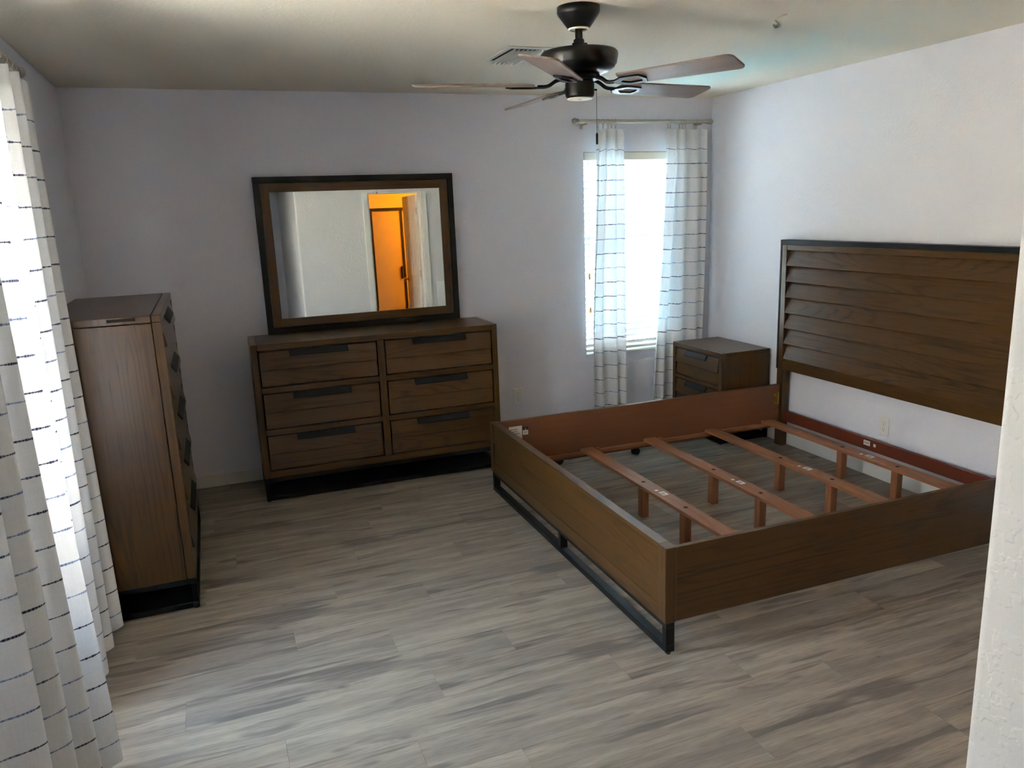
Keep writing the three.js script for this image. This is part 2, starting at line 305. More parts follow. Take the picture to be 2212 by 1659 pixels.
// ---------------------------------------------------------------- curtains, rods and rings
function rod(label, len, place, brackets, off = 0.085) { // along x from 0 to len
  const r = thing('curtain_rod', label, 'curtain rod'); place(r);
  part('pole', at(cyl(0.0125, 0.0125, len, 20), len / 2, 0, 0, 0, 0, Math.PI / 2), M.nickel, r);
  for (const [x, s] of [[0, -1], [len, 1]]) part('finial', lathe([[0, 0.05], [0.014, 0.047], [0.021, 0.035], [0.021, 0.026], [0.014, 0.018], [0.017, 0.014], [0.017, 0.004], [0.0135, 0]], 20).rotateZ(-s * Math.PI / 2).translate(x, 0, 0), M.nickel, r);
  for (const x of brackets) part('bracket', [cbox(x - 0.011, -0.045, -off + 0.0005, x + 0.011, 0.02, -off + 0.004, 0.001), cbox(x - 0.007, -0.022, -off + 0.003, x + 0.007, -0.012, 0.006, 0.002), cbox(x - 0.008, -0.02, -0.016, x + 0.008, 0.004, -0.0125, 0.001)], M.nickel, r);
  return r;
}
rod('slim satin nickel curtain rod with ball finials above the back window', 1.05, (r) => r.position.set(-1.155, 2.2615, 0.085), [0.06, 1.0]);
rod('satin nickel curtain rod on the left wall, seen end-on at the picture edge', 1.66, (r) => { r.position.set(XL + 0.1, 2.255, 3.31); r.rotation.y = Math.PI / 2; }, [0.06, 1.62], 0.1);
let ring0;
function ring(x, y, z, turn, label, group) {
  let t;
  if (!ring0) {
    t = ring0 = thing('curtain_ring', label, 'curtain ring', [x, y, z], turn, group);
    part('hoop', new THREE.TorusGeometry(0.0185, 0.0018, 8, 24).rotateY(Math.PI / 2).translate(0, -0.0045, 0), M.nickel, t);
    part('clip', [cbox(-0.004, -0.05, -0.004, 0.004, -0.03, 0.004, 0.001), at(new THREE.TorusGeometry(0.004, 0.0012, 6, 12), 0, -0.027, 0)], M.nickel, t);
  } else { t = ring0.clone(); t.name = numbered('curtain_ring'); scene.add(t); t.position.set(x, y, z); t.rotation.y = turn; t.userData = { label, category: 'curtain ring', group }; }
}
const nth = (i, n) => (i === 0 ? 'leftmost' : i === n - 1 ? 'rightmost' : ['', 'second', 'third', 'fourth', 'fifth'][i] + ' from the left') + ' of ' + ['', '', '', '', '', 'five', 'six'][n];
[-1.005, -0.965, -0.928, -0.9, -0.868].forEach((x, i) => ring(x, 2.2615, 0.085, 0.3 * (rnd() - 0.5), 'nickel clip ring above the left back curtain, ' + nth(i, 5), 'clip rings of the left back curtain'));
[-0.437, -0.418, -0.339, -0.316, -0.292, -0.192].forEach((x, i) => ring(x, 2.2615, 0.085, 0.3 * (rnd() - 0.5), 'nickel clip ring above the right back curtain, ' + nth(i, 6), 'clip rings of the right back curtain'));
[1.70, 1.76, 1.83, 1.91, 2.0].forEach((z, i) => ring(XL + 0.1, 2.255, z, Math.PI / 2 + 0.3 * (rnd() - 0.5), 'nickel clip ring on the left wall rod, ' + ['nearest the chest', 'second from its far end', 'third from its far end', 'fourth from its far end', 'fifth from its far end'][i], 'clip rings of the far left-wall curtain'));

// a hanging cloth: plan(s, t) -> [a, d] with s along the cloth 0..1 and t down 0..1; a along the rod, d away from the wall
function curtain(name, label, plan, yTop, yHem, width, map, cloth) {
  const hem = true;
  const NS = 220, NT = 90, pos = [], uv = [], idx = [];
  for (let j = 0; j <= NT; j++) for (let i = 0; i <= NS; i++) {
    const s = i / NS, t = j / NT, [a, d] = plan(s, t), y = lerp(yTop, yHem, t) + 0.006 * Math.sin(s * 23) * (1 - t) * (t < 0.08 ? 1 : 0.3);
    pos.push(...map(a, y, d)); uv.push(s * width, 2.2 - (yTop - lerp(yTop, yHem, t)));
  }
  for (let j = 0; j < NT; j++) for (let i = 0; i < NS; i++) { const k = j * (NS + 1) + i; idx.push(k, k + NS + 1, k + 1, k + 1, k + NS + 1, k + NS + 2); }
  const g = new THREE.BufferGeometry(); g.setAttribute('position', new THREE.Float32BufferAttribute(pos, 3)); g.setAttribute('uv', new THREE.Float32BufferAttribute(uv, 2)); g.setIndex(idx); g.computeVertexNormals();
  const c = thing(name, label, 'curtain');
  part('panel', g, cloth, c);
  if (hem) { // the doubled cloth of the top band
    const n = Math.round(NT * 0.08 / (yTop - yHem)), gp = [], gu = [], gi = [];
    for (let j = 0; j <= n; j++) for (let i = 0; i <= NS; i++) { const s = i / NS, t = j / NT, [a, d] = plan(s, t), y = lerp(yTop, yHem, t) + 0.006 * Math.sin(s * 23) * (1 - t) * (t < 0.08 ? 1 : 0.3); gp.push(...map(a, y, d - 0.0015)); gu.push(s * width, 2.19); }
    for (let j = 0; j < n; j++) for (let i = 0; i < NS; i++) { const k = j * (NS + 1) + i; gi.push(k, k + NS + 1, k + 1, k + 1, k + NS + 1, k + NS + 2); }
    const h = new THREE.BufferGeometry(); h.setAttribute('position', new THREE.Float32BufferAttribute(gp, 3)); h.setAttribute('uv', new THREE.Float32BufferAttribute(gu, 2)); h.setIndex(gi); h.computeVertexNormals();
    part('top_hem', h, cloth, c);
  }
  return c;
}
const fold = (x) => { const y = Math.sin(x); return Math.sign(y) * Math.pow(Math.abs(y), 0.75); };
const backMap = (a, y, d) => [a, y, d], leftMap = (a, y, d) => [XL + d, y, a];
curtain('curtain', 'white curtain with dark dashed stripes, left panel of the back window', (s, t) => {
  const p = s + 0.035 * Math.sin(s * 9 + 2.5 * t), a = lerp(lerp(-1.035, -1.092, smooth(0, 0.7, t)), lerp(-0.812, -0.795, t), p);
  return [a, 0.085 + (0.016 + 0.014 * smooth(0, 0.15, t)) * fold(s * 6.2832 * 3.1 + 0.9 + 0.5 * Math.sin(2.2 * t)) + 0.01 * Math.sin(s * 5 + t * 4)];
}, 2.206, 0.03, 0.62, backMap, M.cloth);
curtain('curtain', 'white curtain with dark dashed stripes, right panel of the back window beside the nightstand', (s, t) => {
  const p = s + 0.04 * Math.sin(s * 7 + 1 + 2 * t), a = lerp(lerp(-0.466, -0.566, smooth(0, 1, t)), lerp(-0.112, -0.13, t), p);
  return [a, 0.082 + (0.014 + 0.014 * smooth(0, 0.15, t)) * fold(s * 6.2832 * 3.6 + 2.2 + 0.7 * Math.sin(1.8 * t + 1)) + 0.008 * Math.sin(s * 6 + t * 3)];
}, 2.21, 0.03, 0.85, backMap, M.cloth);
curtain('curtain', 'white striped curtain on the left wall, far panel beside the tall chest', (s, t) => {
  const a = lerp(1.735 + 0.03 * t, lerp(2.30, 2.35, t), s + 0.02 * Math.sin(s * 8 + t));
  const amp = lerp(0.028, 0.042, smooth(0, 0.3, t)), crest = lerp(lerp(0.14, 0.174, t), lerp(0.15, 0.155, t), smooth(0, 0.3, s));
  return [a, crest - amp + amp * fold(6.2832 * (0.25 + 3.0 * s) + 0.5 * Math.sin(2 * t) * s)];
}, 2.2, 0.03, 1.15, leftMap, M.clothLeft);
curtain('curtain', 'white striped curtain on the left wall, nearest panel spilling wide at the hem', (s, t) => {
  const a = lerp(2.69, lerp(3.1, 3.19, smooth(0, 0.6, t)), s + 0.02 * Math.sin(s * 9 + 1.5 * t));
  const amp = lerp(0.03, 0.055, smooth(0, 0.6, t)), crest = lerp(lerp(0.168, 0.25, t), 0.15, Math.pow(s, 0.8));
  return [a, crest - amp + amp * fold(6.2832 * (0.25 + 3.45 * s) + 0.6 * Math.sin(1.7 * t) * s)];
}, 2.2, 0.02, 1.3, leftMap, M.clothLeft);

// ---------------------------------------------------------------- case furniture: local x along the front, front face z = 0, depth to -z
const handleGeo = (len) => prism([[0, 0], [0.004, 0.001], [0.023, -0.029], [0.023, -0.035], [0.018, -0.036], [0.003, -0.014], [0, -0.014]], len, 0.0006);
function caseGoods(o, { W, Ht, D, base, cols, rows, endCaps, topRail, midRail, botRail, handle, proud = 0.012 }) {
  const st = 0.036, tt = 0.03;
  if (endCaps) {
    part('side_panel', cbox(0, base, -D, st, Ht, 0, 0.002, 'y'), M.walnut, o); part('side_panel', cbox(W - st, base, -D, W, Ht, 0, 0.002, 'y'), M.walnut, o);
    part('top', cbox(st + 0.0008, Ht - tt, -D, W - st - 0.0008, Ht, 0, 0.002, 'x'), M.walnut, o);
  } else {
    part('side_panel', cbox(0, base, -D, st, Ht - tt - 0.003, -st - 0.003, 0.0015, 'y'), M.walnut, o); part('side_panel', cbox(W - st, base, -D, W, Ht - tt - 0.003, -st - 0.003, 0.0015, 'y'), M.walnut, o);
    part('top', cbox(0, Ht - tt, -D, W, Ht, -st - 0.003, 0.002, 'x'), M.walnut, o);
    part('top_strip', cbox(0, Ht - tt, -st, W, Ht, 0, 0.002, 'x'), M.walnut, o);
    part('stile', cbox(0, base, -st, st, Ht - tt - 0.0005, 0, 0.0015, 'y'), M.walnut, o); part('stile', cbox(W - st, base, -st, W, Ht - tt - 0.0005, 0, 0.0015, 'y'), M.walnut, o);
  }
  part('back_panel', cbox(st, base, -D, W - st, Ht - tt, -D + 0.008, 0.0005), M.groove, o);
  part('bottom', cbox(st, base, -D + 0.008, W - st, base + 0.015, -0.02, 0.0005), M.walnut, o);
  const ms = 0.042, cw = (W - 2 * st - (cols - 1) * ms) / cols, yTop = Ht - (endCaps ? tt : tt), yTop2 = yTop - topRail;
  if (topRail > 0.002) part('rail', cbox(st, yTop2, -0.03, W - st, yTop - 0.0005, -0.0005, 0.001, 'x'), M.walnut, o);
  part('rail', cbox(st, base, -0.03, W - st, base + botRail, -0.0005, 0.001, 'x'), M.walnut, o);
  const yB = base + botRail, dh = (yTop2 - yB - (rows - 1) * midRail) / rows;
  for (let c = 1; c < cols; c++) part('stile', cbox(st + c * cw + (c - 1) * ms, yB, -0.03, st + c * (cw + ms), yTop2, -0.0004, 0.001, 'y'), M.walnut, o);
  for (let r = 0; r < rows; r++) for (let c = 0; c < cols; c++) {
    const x0 = st + c * (cw + ms), x1 = x0 + cw, y1 = yTop2 - r * (dh + midRail), y0 = y1 - dh, gp = 0.0075;
    if (r < rows - 1) part('rail', cbox(x0, y0 - midRail, -0.03, x1, y0, -0.0008, 0.001, 'x'), M.walnut, o);
    const dr = part('drawer', cbox(x0 + gp, y0 + gp, -D * 0.9, x1 - gp, y1 - gp, -0.03, 0.001, 'x'), M.groove, o);
    const ym = y0 + dh * 0.47;
    part('slat', lean(cbox(x0 + gp, ym, -0.026, x1 - gp, y1 - gp, -0.006, 0.0015, 'x'), 'z', ym, y1, proud, -0.001), M.walnut, dr);
    part('slat', lean(cbox(x0 + gp, y0 + gp, -0.027, x1 - gp, ym + 0.004, -0.008, 0.0015, 'x'), 'z', y0, ym, proud * 0.7, -0.004), M.walnut, dr);
    const hl = Math.min(handle, cw * 0.52);
    part('handle', handleGeo(hl).rotateY(-Math.PI / 2), M.gun, dr, 'dark metal edge pull').position.set((x0 + x1) / 2 + hl / 2, y1 - 0.008, -0.006);
  }
  // open black steel base
  const b = 0.026, bar = (a, c, d, e, f, g) => part('base_bar', cbox(a, c, d, e, f, g, 0.0015), M.black, o);
  for (const y of [0.006, base - b]) { bar(0, y, -b, W, y + b, 0); bar(0, y, -D, W, y + b, -D + b); bar(0, y, -D + b, b, y + b, -b); bar(W - b, y, -D + b, W, y + b, -b); }
  part('base_sheet', cbox(b, 0.012, -D + b, W - b, 0.018, -b, 0.0005), M.black, o);  // thin black sheet added low inside the base to darken it
  for (const x of [0, W - b]) for (const z of [-b, -D]) part('base_leg', cbox(x, 0.006 + b, z, x + b, base - b, z + b, 0.0015), M.black, o);
  for (const x of [0.004, W - b + 0.004]) for (const z of [-b + 0.004, -D + 0.004]) part('glide', cbox(x, 0, z, x + 0.018, 0.006, z + 0.018, 0.001), M.rubber, o);
}
const dresser = thing('dresser', 'wide six-drawer walnut dresser on an open black metal base, under the mirror', 'dresser', [-3.4861, 0, 0.4678], -0.0145);
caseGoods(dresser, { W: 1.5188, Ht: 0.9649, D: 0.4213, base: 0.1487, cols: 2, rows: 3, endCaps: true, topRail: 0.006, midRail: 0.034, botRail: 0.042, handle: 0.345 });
const chest = thing('tall_chest', 'tall narrow walnut chest of drawers seen from its side, behind the left curtain', 'chest', [-3.8647, 0, 1.697], Math.PI / 2);
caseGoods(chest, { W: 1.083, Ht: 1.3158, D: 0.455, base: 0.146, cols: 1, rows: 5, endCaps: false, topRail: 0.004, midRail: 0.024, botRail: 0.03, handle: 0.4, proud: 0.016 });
part('chip', cbox(-0.0012, 1.3158 - 0.019, -0.2, 0.002, 1.3158 - 0.006, -0.095, 0.001), M.groove, chest, 'dark gouge in the top edge');
const night = thing('nightstand', 'small walnut nightstand with two drawers, in the corner beside the headboard', 'nightstand', [-0.4264, 0, 0.1568], -Math.PI / 2);
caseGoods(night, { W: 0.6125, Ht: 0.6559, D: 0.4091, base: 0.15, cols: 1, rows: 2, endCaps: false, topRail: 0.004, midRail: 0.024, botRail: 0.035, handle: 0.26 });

// ---------------------------------------------------------------- mirror on the dresser
{
  const x0 = -3.352, x1 = -2.082, y0 = 0.9655, y1 = 1.9325, m = thing('dresser_mirror', 'large rectangular mirror in a black and walnut frame standing on the dresser', 'mirror', [x0, y0, 0.062]);
  m.rotation.x = -0.0124;
  const w = x1 - x0, h = y1 - y0, k = 0.036, q = 0.056, e = k + q, d = 0.034;
  const bar = (a, b, c, f, g) => part('outer_frame', cbox(a, b, -d, c, f, 0.012, 0.002, g), M.black, m);
  bar(0, 0, w, k, 'x'); bar(0, h - k, w, h, 'x'); bar(0, k, k, h - k, 'y'); bar(w - k, k, w, h - k, 'y');
  const z1 = 0.004, ib = (a, b, c, f, g) => part('inner_frame', cbox(a, b, -d + 0.004, c, f, z1, 0.002, g), M.walnut, m);
  const gp = 0.003; ib(k + gp, k + gp, e, h - k - gp, 'y'); ib(w - e, k + gp, w - k - gp, h - k - gp, 'y'); ib(e + 0.0006, k + gp, w - e - 0.0006, e, 'x'); ib(e + 0.0006, h - e, w - e - 0.0006, h - k - gp, 'x');
  part('backing', cbox(k, k, -d + 0.001, w - k, h - k, -d + 0.005, 0.0005), M.groove, m);
  const bv = 0.02, zg = -0.003, zb = -0.0034, a0 = e - 0.002, a1 = w - e + 0.002, b0 = e - 0.002, b1 = h - e + 0.002;
  const P = (x, y, z) => [x, y, z], quad = (a, b, c, f) => [...a, ...b, ...c, ...a, ...c, ...f];
  const flat = (arr) => { const g = new THREE.BufferGeometry(); g.setAttribute('position', new THREE.Float32BufferAttribute(arr, 3)); g.computeVertexNormals(); return triUV(g); };
  const glass = part('glass', cbox(a0 + bv, b0 + bv, zg - 0.004, a1 - bv, b1 - bv, zg, 0.0001), M.mirror, m);
  const o4 = [P(a0, b0, zb), P(a1, b0, zb), P(a1, b1, zb), P(a0, b1, zb)], i4 = [P(a0 + bv, b0 + bv, zg), P(a1 - bv, b0 + bv, zg), P(a1 - bv, b1 - bv, zg), P(a0 + bv, b1 - bv, zg)];
  for (let i = 0; i < 4; i++) part('bevel', flat(quad(o4[i], o4[(i + 1) % 4], i4[(i + 1) % 4], i4[i])), M.mirror, glass);
}

// ---------------------------------------------------------------- bed: local x from the foot board (0) to the head, local z from the near side (0) to the far side (-BW)
{
  const BW = 1.982, TOP = 0.4416, WB = 0.1363, bed = thing('bed_frame', 'large walnut bed frame without a mattress, louvered headboard and bare cross slats', 'bed', [-2.209, 0, 2.8916], -0.0087);
  const FT = 0.048, pw = 0.055;
  // foot board
  for (const z of [-pw, -BW]) part('foot_post', cbox(0, WB, z, FT, TOP, z + pw, 0.002, 'y'), M.walnut, bed);
  part('foot_cap', cbox(0.003, TOP - 0.016, -BW + pw, FT, TOP, -pw, 0.0015, 'z'), M.walnut, bed);
  part('foot_rail', cbox(0.001, WB, -BW + pw, FT, WB + 0.062, -pw, 0.0015, 'z'), M.walnut, bed);
  part('foot_backing', cbox(0.022, WB + 0.062, -BW + pw, FT - 0.002, TOP - 0.016, -pw, 0.0005, 'z'), M.walnut, bed);
  const fm = WB + 0.19;
  part('foot_slat', lean(cbox(0.008, fm, -BW + pw + 0.001, 0.022, TOP - 0.017, -pw - 0.001, 0.0015, 'z'), 'x', fm, TOP, -0.008, -0.001), M.walnut, bed);
  part('foot_slat', lean(cbox(0.008, WB + 0.064, -BW + pw + 0.001, 0.022, fm + 0.004, -pw - 0.001, 0.0015, 'z'), 'x', WB + 0.06, fm, -0.007, 0.002), M.walnut, bed);
  // steel base under the foot board
  const bx0 = 0.006, bx1 = 0.044, mb = (n, a, b, c, d, e, f) => part(n, cbox(a, b, c, d, e, f, 0.0015), M.black, bed);
  mb('base_bar', bx0, 0.012, -BW + 0.004, bx1, 0.04, -0.004); mb('base_bar', bx0, WB - 0.022, -BW + 0.004, bx1, WB - 0.0005, -0.004);
  for (const z of [-0.032, -BW / 2 - 0.012, -BW + 0.004]) mb('base_leg', bx0, 0.04, z, bx1, WB - 0.022, z + 0.028);
  for (const z of [-0.026, -BW + 0.008]) part('glide', at(cyl(0.009, 0.009, 0.012, 14), 0.025, 0.006, z + 0.008), M.rubber, bed);
  // side rails: walnut outside, red-brown inside, a ledge that carries the slats
  const xr0 = FT, xr1 = 2.112, rt = TOP - 0.003;
  for (const s of [0, 1]) {
    const o = s ? -BW : 0, sg = s ? 1 : -1, zz = (a, b) => [Math.min(o + sg * a, o + sg * b), Math.max(o + sg * a, o + sg * b)];
    const [a0, a1] = zz(0.004, 0.023), [b0, b1] = zz(0.0232, 0.028), [c0, c1] = zz(0.028, 0.056);
    const r = part('side_rail', cbox(xr0, WB, a0, xr1, rt, a1, 0.0015, 'x'), M.walnut, bed);
    part('rail_lining', cbox(xr0 + 0.002, WB + 0.004, b0, xr1, rt - 0.0015, b1, 0.001, 'x'), M.rust, r, 'red-brown inner face');
    part('slat_ledge', cbox(xr0 + 0.01, 0.160, c0, xr1 - 0.01, 0.180, c1, 0.002, 'x'), M.cherry, r, 'reddish wood ledge');
    const [d0, d1] = zz(0.03, 0.052);
    for (const x of [0.625, 1.08, 1.545, 2.0]) part('stop_block', cbox(x + 0.062, 0.18, d0, x + 0.09, 0.192, d1, 0.002), M.cherry, r);
    // brass hook plate at the head end
    const [e0, e1] = zz(0.0285, 0.032);
    part('bracket', [cbox(2.076, 0.30, e0, 2.108, 0.385, e1, 0.001), cbox(2.06, 0.305, e0, 2.078, 0.325, e1, 0.001), cbox(2.06, 0.36, e0, 2.078, 0.38, e1, 0.001), ...[0.315, 0.37].map((y) => at(cyl(0.005, 0.005, 0.004, 12), 2.068, y, (e0 + e1) / 2 + sg * 0.002, Math.PI / 2)), cbox(2.088, 0.31, e0, 2.104, 0.38, e1 + 0.006, 0.001)], M.brass, r, 'brass hook bracket');
  }
  // printed care labels stuck inside the far rail
  const printT = (w, h, rows, head) => { const c = document.createElement('canvas'); c.width = w; c.height = h; const x = c.getContext('2d'); x.fillStyle = '#ece9e2'; x.fillRect(0, 0, w, h); if (head) { x.fillStyle = '#1c1c1e'; x.fillRect(0, 0, w, h * 0.42); x.fillStyle = '#ece9e2'; x.beginPath(); x.moveTo(w * 0.5, h * 0.08); x.lineTo(w * 0.62, h * 0.34); x.lineTo(w * 0.38, h * 0.34); x.fill(); } x.fillStyle = '#5a5a5c'; rows.forEach(([a, y, l, t]) => x.fillRect(a * w, y * h, l * w, t * h)); const t = new THREE.CanvasTexture(c); t.colorSpace = THREE.SRGBColorSpace; return t; };
  const sheet = (w, h) => new THREE.BoxGeometry(w, h, 0.0006);
  const care = []; for (let i = 0; i < 9; i++) care.push([0.1, 0.12 + i * 0.09, 0.5 + 0.3 * rnd(), 0.022]);
  const zf = -BW + 0.0286;
  const lab = (g, t, x, y, z, lb) => { const m = part('label', g, std({ map: t, roughness: 0.6 }), bed, lb); m.position.set(x, y, z); return m; };
  lab(sheet(0.085, 0.15), printT(128, 220, care), 0.155, 0.325, zf, 'white paper label with small print');
  lab(sheet(0.07, 0.05), printT(96, 70, [[0.1, 0.2, 0.7, 0.05], [0.1, 0.4, 0.75, 0.05], [0.1, 0.6, 0.6, 0.05]]), 0.172, 0.222, zf, 'second white paper label below');
  lab(sheet(0.034, 0.05), printT(64, 96, [[0.15, 0.6, 0.7, 0.05], [0.15, 0.75, 0.6, 0.05]], true), 0.22, 0.365, zf, 'small black and white warning sticker');
  // four cross slats, each on two square legs
  const slatNames = [0.626, 1.080, 1.545, 2.005];
  const tagT = printT(96, 56, [[0.12, 0.3, 0.7, 0.12], [0.12, 0.58, 0.55, 0.12]]);
  slatNames.forEach((x, i) => {
    const sl = part('cross_slat', cbox(x - 0.043, 0.181, -BW + 0.032, x + 0.043, 0.2, -0.032, 0.002, 'z'), M.cherry, bed);
    for (const z of [-1.241, -0.826]) {
      part('slat_leg', cbox(x - 0.022, 0, z - 0.022, x + 0.022, 0.1808, z + 0.022, 0.003, 'y'), M.cherry, sl);
      part('bolt_hole', at(cyl(0.011, 0.011, 0.0015, 18), x, 0.2, z), M.groove, sl, 'dark countersunk bolt hole');
    }
    const zt = [-1.04, -1.0, -1.02, -1.03][i];
    const t1 = part('label', new THREE.BoxGeometry(0.034, 0.0006, 0.052), std({ map: tagT, roughness: 0.6 }), sl, 'small white sticker'); t1.position.set(x + 0.004, 0.2004, zt);
    const t2 = part('label', new THREE.BoxGeometry(0.018, 0.0006, 0.018), M.white, sl, 'tiny white sticker'); t2.position.set(x - 0.006, 0.2004, zt - 0.055);
  });
  // head board
  const hx0 = 2.115, hx1 = 2.185, py = 0.545, pt = 1.4188;
  for (const z of [-0.064, -BW - 0.018]) part('head_post', cbox(hx0 + 0.005, 0, z, hx1 - 0.012, py + 0.05, z + 0.064, 0.002, 'y'), M.walnut, bed);
  part('head_rail', cbox(hx0 + 0.018, 0.181, -BW + 0.046, hx0 + 0.042, 0.253, -0.064, 0.002, 'z'), M.rustDark, bed, 'red-brown lower rail');
  const fc = document.createElement('canvas'); fc.width = 160; fc.height = 96; const fx = fc.getContext('2d'); fx.fillStyle = '#ece9e2'; fx.fillRect(0, 0, 160, 96); fx.fillStyle = '#4a4a4c'; fx.font = 'bold 44px sans-serif'; fx.textAlign = 'center'; fx.fillText('FRONT', 80, 64, 136);
  const frontT = new THREE.CanvasTexture(fc); frontT.colorSpace = THREE.SRGBColorSpace;
  const hr = part('label', new THREE.BoxGeometry(0.0006, 0.03, 0.05), std({ map: frontT, roughness: 0.6 }), bed, 'white sticker reading FRONT'); hr.position.set(hx0 + 0.0176, 0.224, -1.18);
  const hr2 = part('label', new THREE.BoxGeometry(0.0006, 0.018, 0.018), M.white, bed, 'tiny white sticker'); hr2.position.set(hx0 + 0.0176, 0.222, -1.12);
  const z0 = -BW - 0.018, z1 = 0, tk = 0.03, sw = 0.045;
  part('trim_bar', cbox(hx0 - 0.004, pt - tk, z0, hx1, pt, z1, 0.002, 'z'), M.black, bed, 'black metal top edge');
  for (const z of [z0, z1 - 0.016]) part('trim_bar', cbox(hx0 - 0.004, py, z, hx1, pt - tk, z + 0.016, 0.002, 'y'), M.black, bed, 'black metal side edge');
  for (const z of [z0 + 0.017, z1 - 0.016 - sw]) part('head_stile', cbox(hx0 - 0.002, py, z, hx1 - 0.012, pt - tk - 0.001, z + sw, 0.002, 'y'), M.walnut, bed);
  const i0 = z0 + 0.017 + sw, i1 = z1 - 0.016 - sw;
  part('head_top_rail', cbox(hx0, pt - tk - 0.036, i0, hx1 - 0.014, pt - tk - 0.001, i1, 0.002, 'z'), M.walnut, bed);
  part('head_bottom_rail', cbox(hx0 - 0.001, py, i0, hx1 - 0.012, py + 0.075, i1, 0.002, 'z'), M.walnut, bed);
  part('head_backing', cbox(hx1 - 0.024, py + 0.07, i0, hx1 - 0.014, pt - tk - 0.03, i1, 0.0005, 'z'), M.groove, bed);
  const yb = py + 0.075, yt = pt - tk - 0.036, n = 7, pitch = (yt - yb) / n;
  for (let i = 0; i < n; i++) {
    const a = yb + i * pitch + 0.001, b = a + pitch + 0.012;
    part('head_slat', lean(cbox(hx0 + 0.014, a, i0 + 0.001, hx0 + 0.028, Math.min(b, yt + 0.004), i1 - 0.001, 0.002, 'z'), 'x', a, a + pitch, -0.018, 0.018), M.walnut, bed);
  }
}
{ // low steel frame on casters behind the far rail; only its wheels show
  const f = thing('rolling_frame', 'low dark steel frame on black caster wheels, mostly hidden behind the far bed rail', 'frame', [0, 0, 0]);
  part('rail', [cbox(-1.75, 0.1, 0.62, -0.9, 0.13, 0.624, 0.001), cbox(-1.75, 0.126, 0.6, -0.9, 0.13, 0.62, 0.001)], M.black, f);
  for (const [x, z, tn] of [[-1.056, 0.68, 0.5], [-1.616, 0.625, 0.2]]) {
    const c = part('caster', [at(cyl(0.031, 0.031, 0.013, 28), 0, 0.031, -0.011, Math.PI / 2), at(cyl(0.031, 0.031, 0.013, 28), 0, 0.031, 0.011, Math.PI / 2), at(cyl(0.005, 0.005, 0.034, 10), 0, 0.031, 0, Math.PI / 2)], M.rubber, f, 'black twin caster wheel');
    part('caster_fork', [cbox(-0.012, 0.063, -0.004, 0.04, 0.072, 0.004, 0.002), cbox(0.018, 0.03, -0.019, 0.034, 0.066, 0.019, 0.002), at(cyl(0.008, 0.008, 0.05, 12), 0.024, 0.085, 0)], M.nickel, c);
    c.position.set(x, 0, z); c.rotation.y = tn;
  }
}

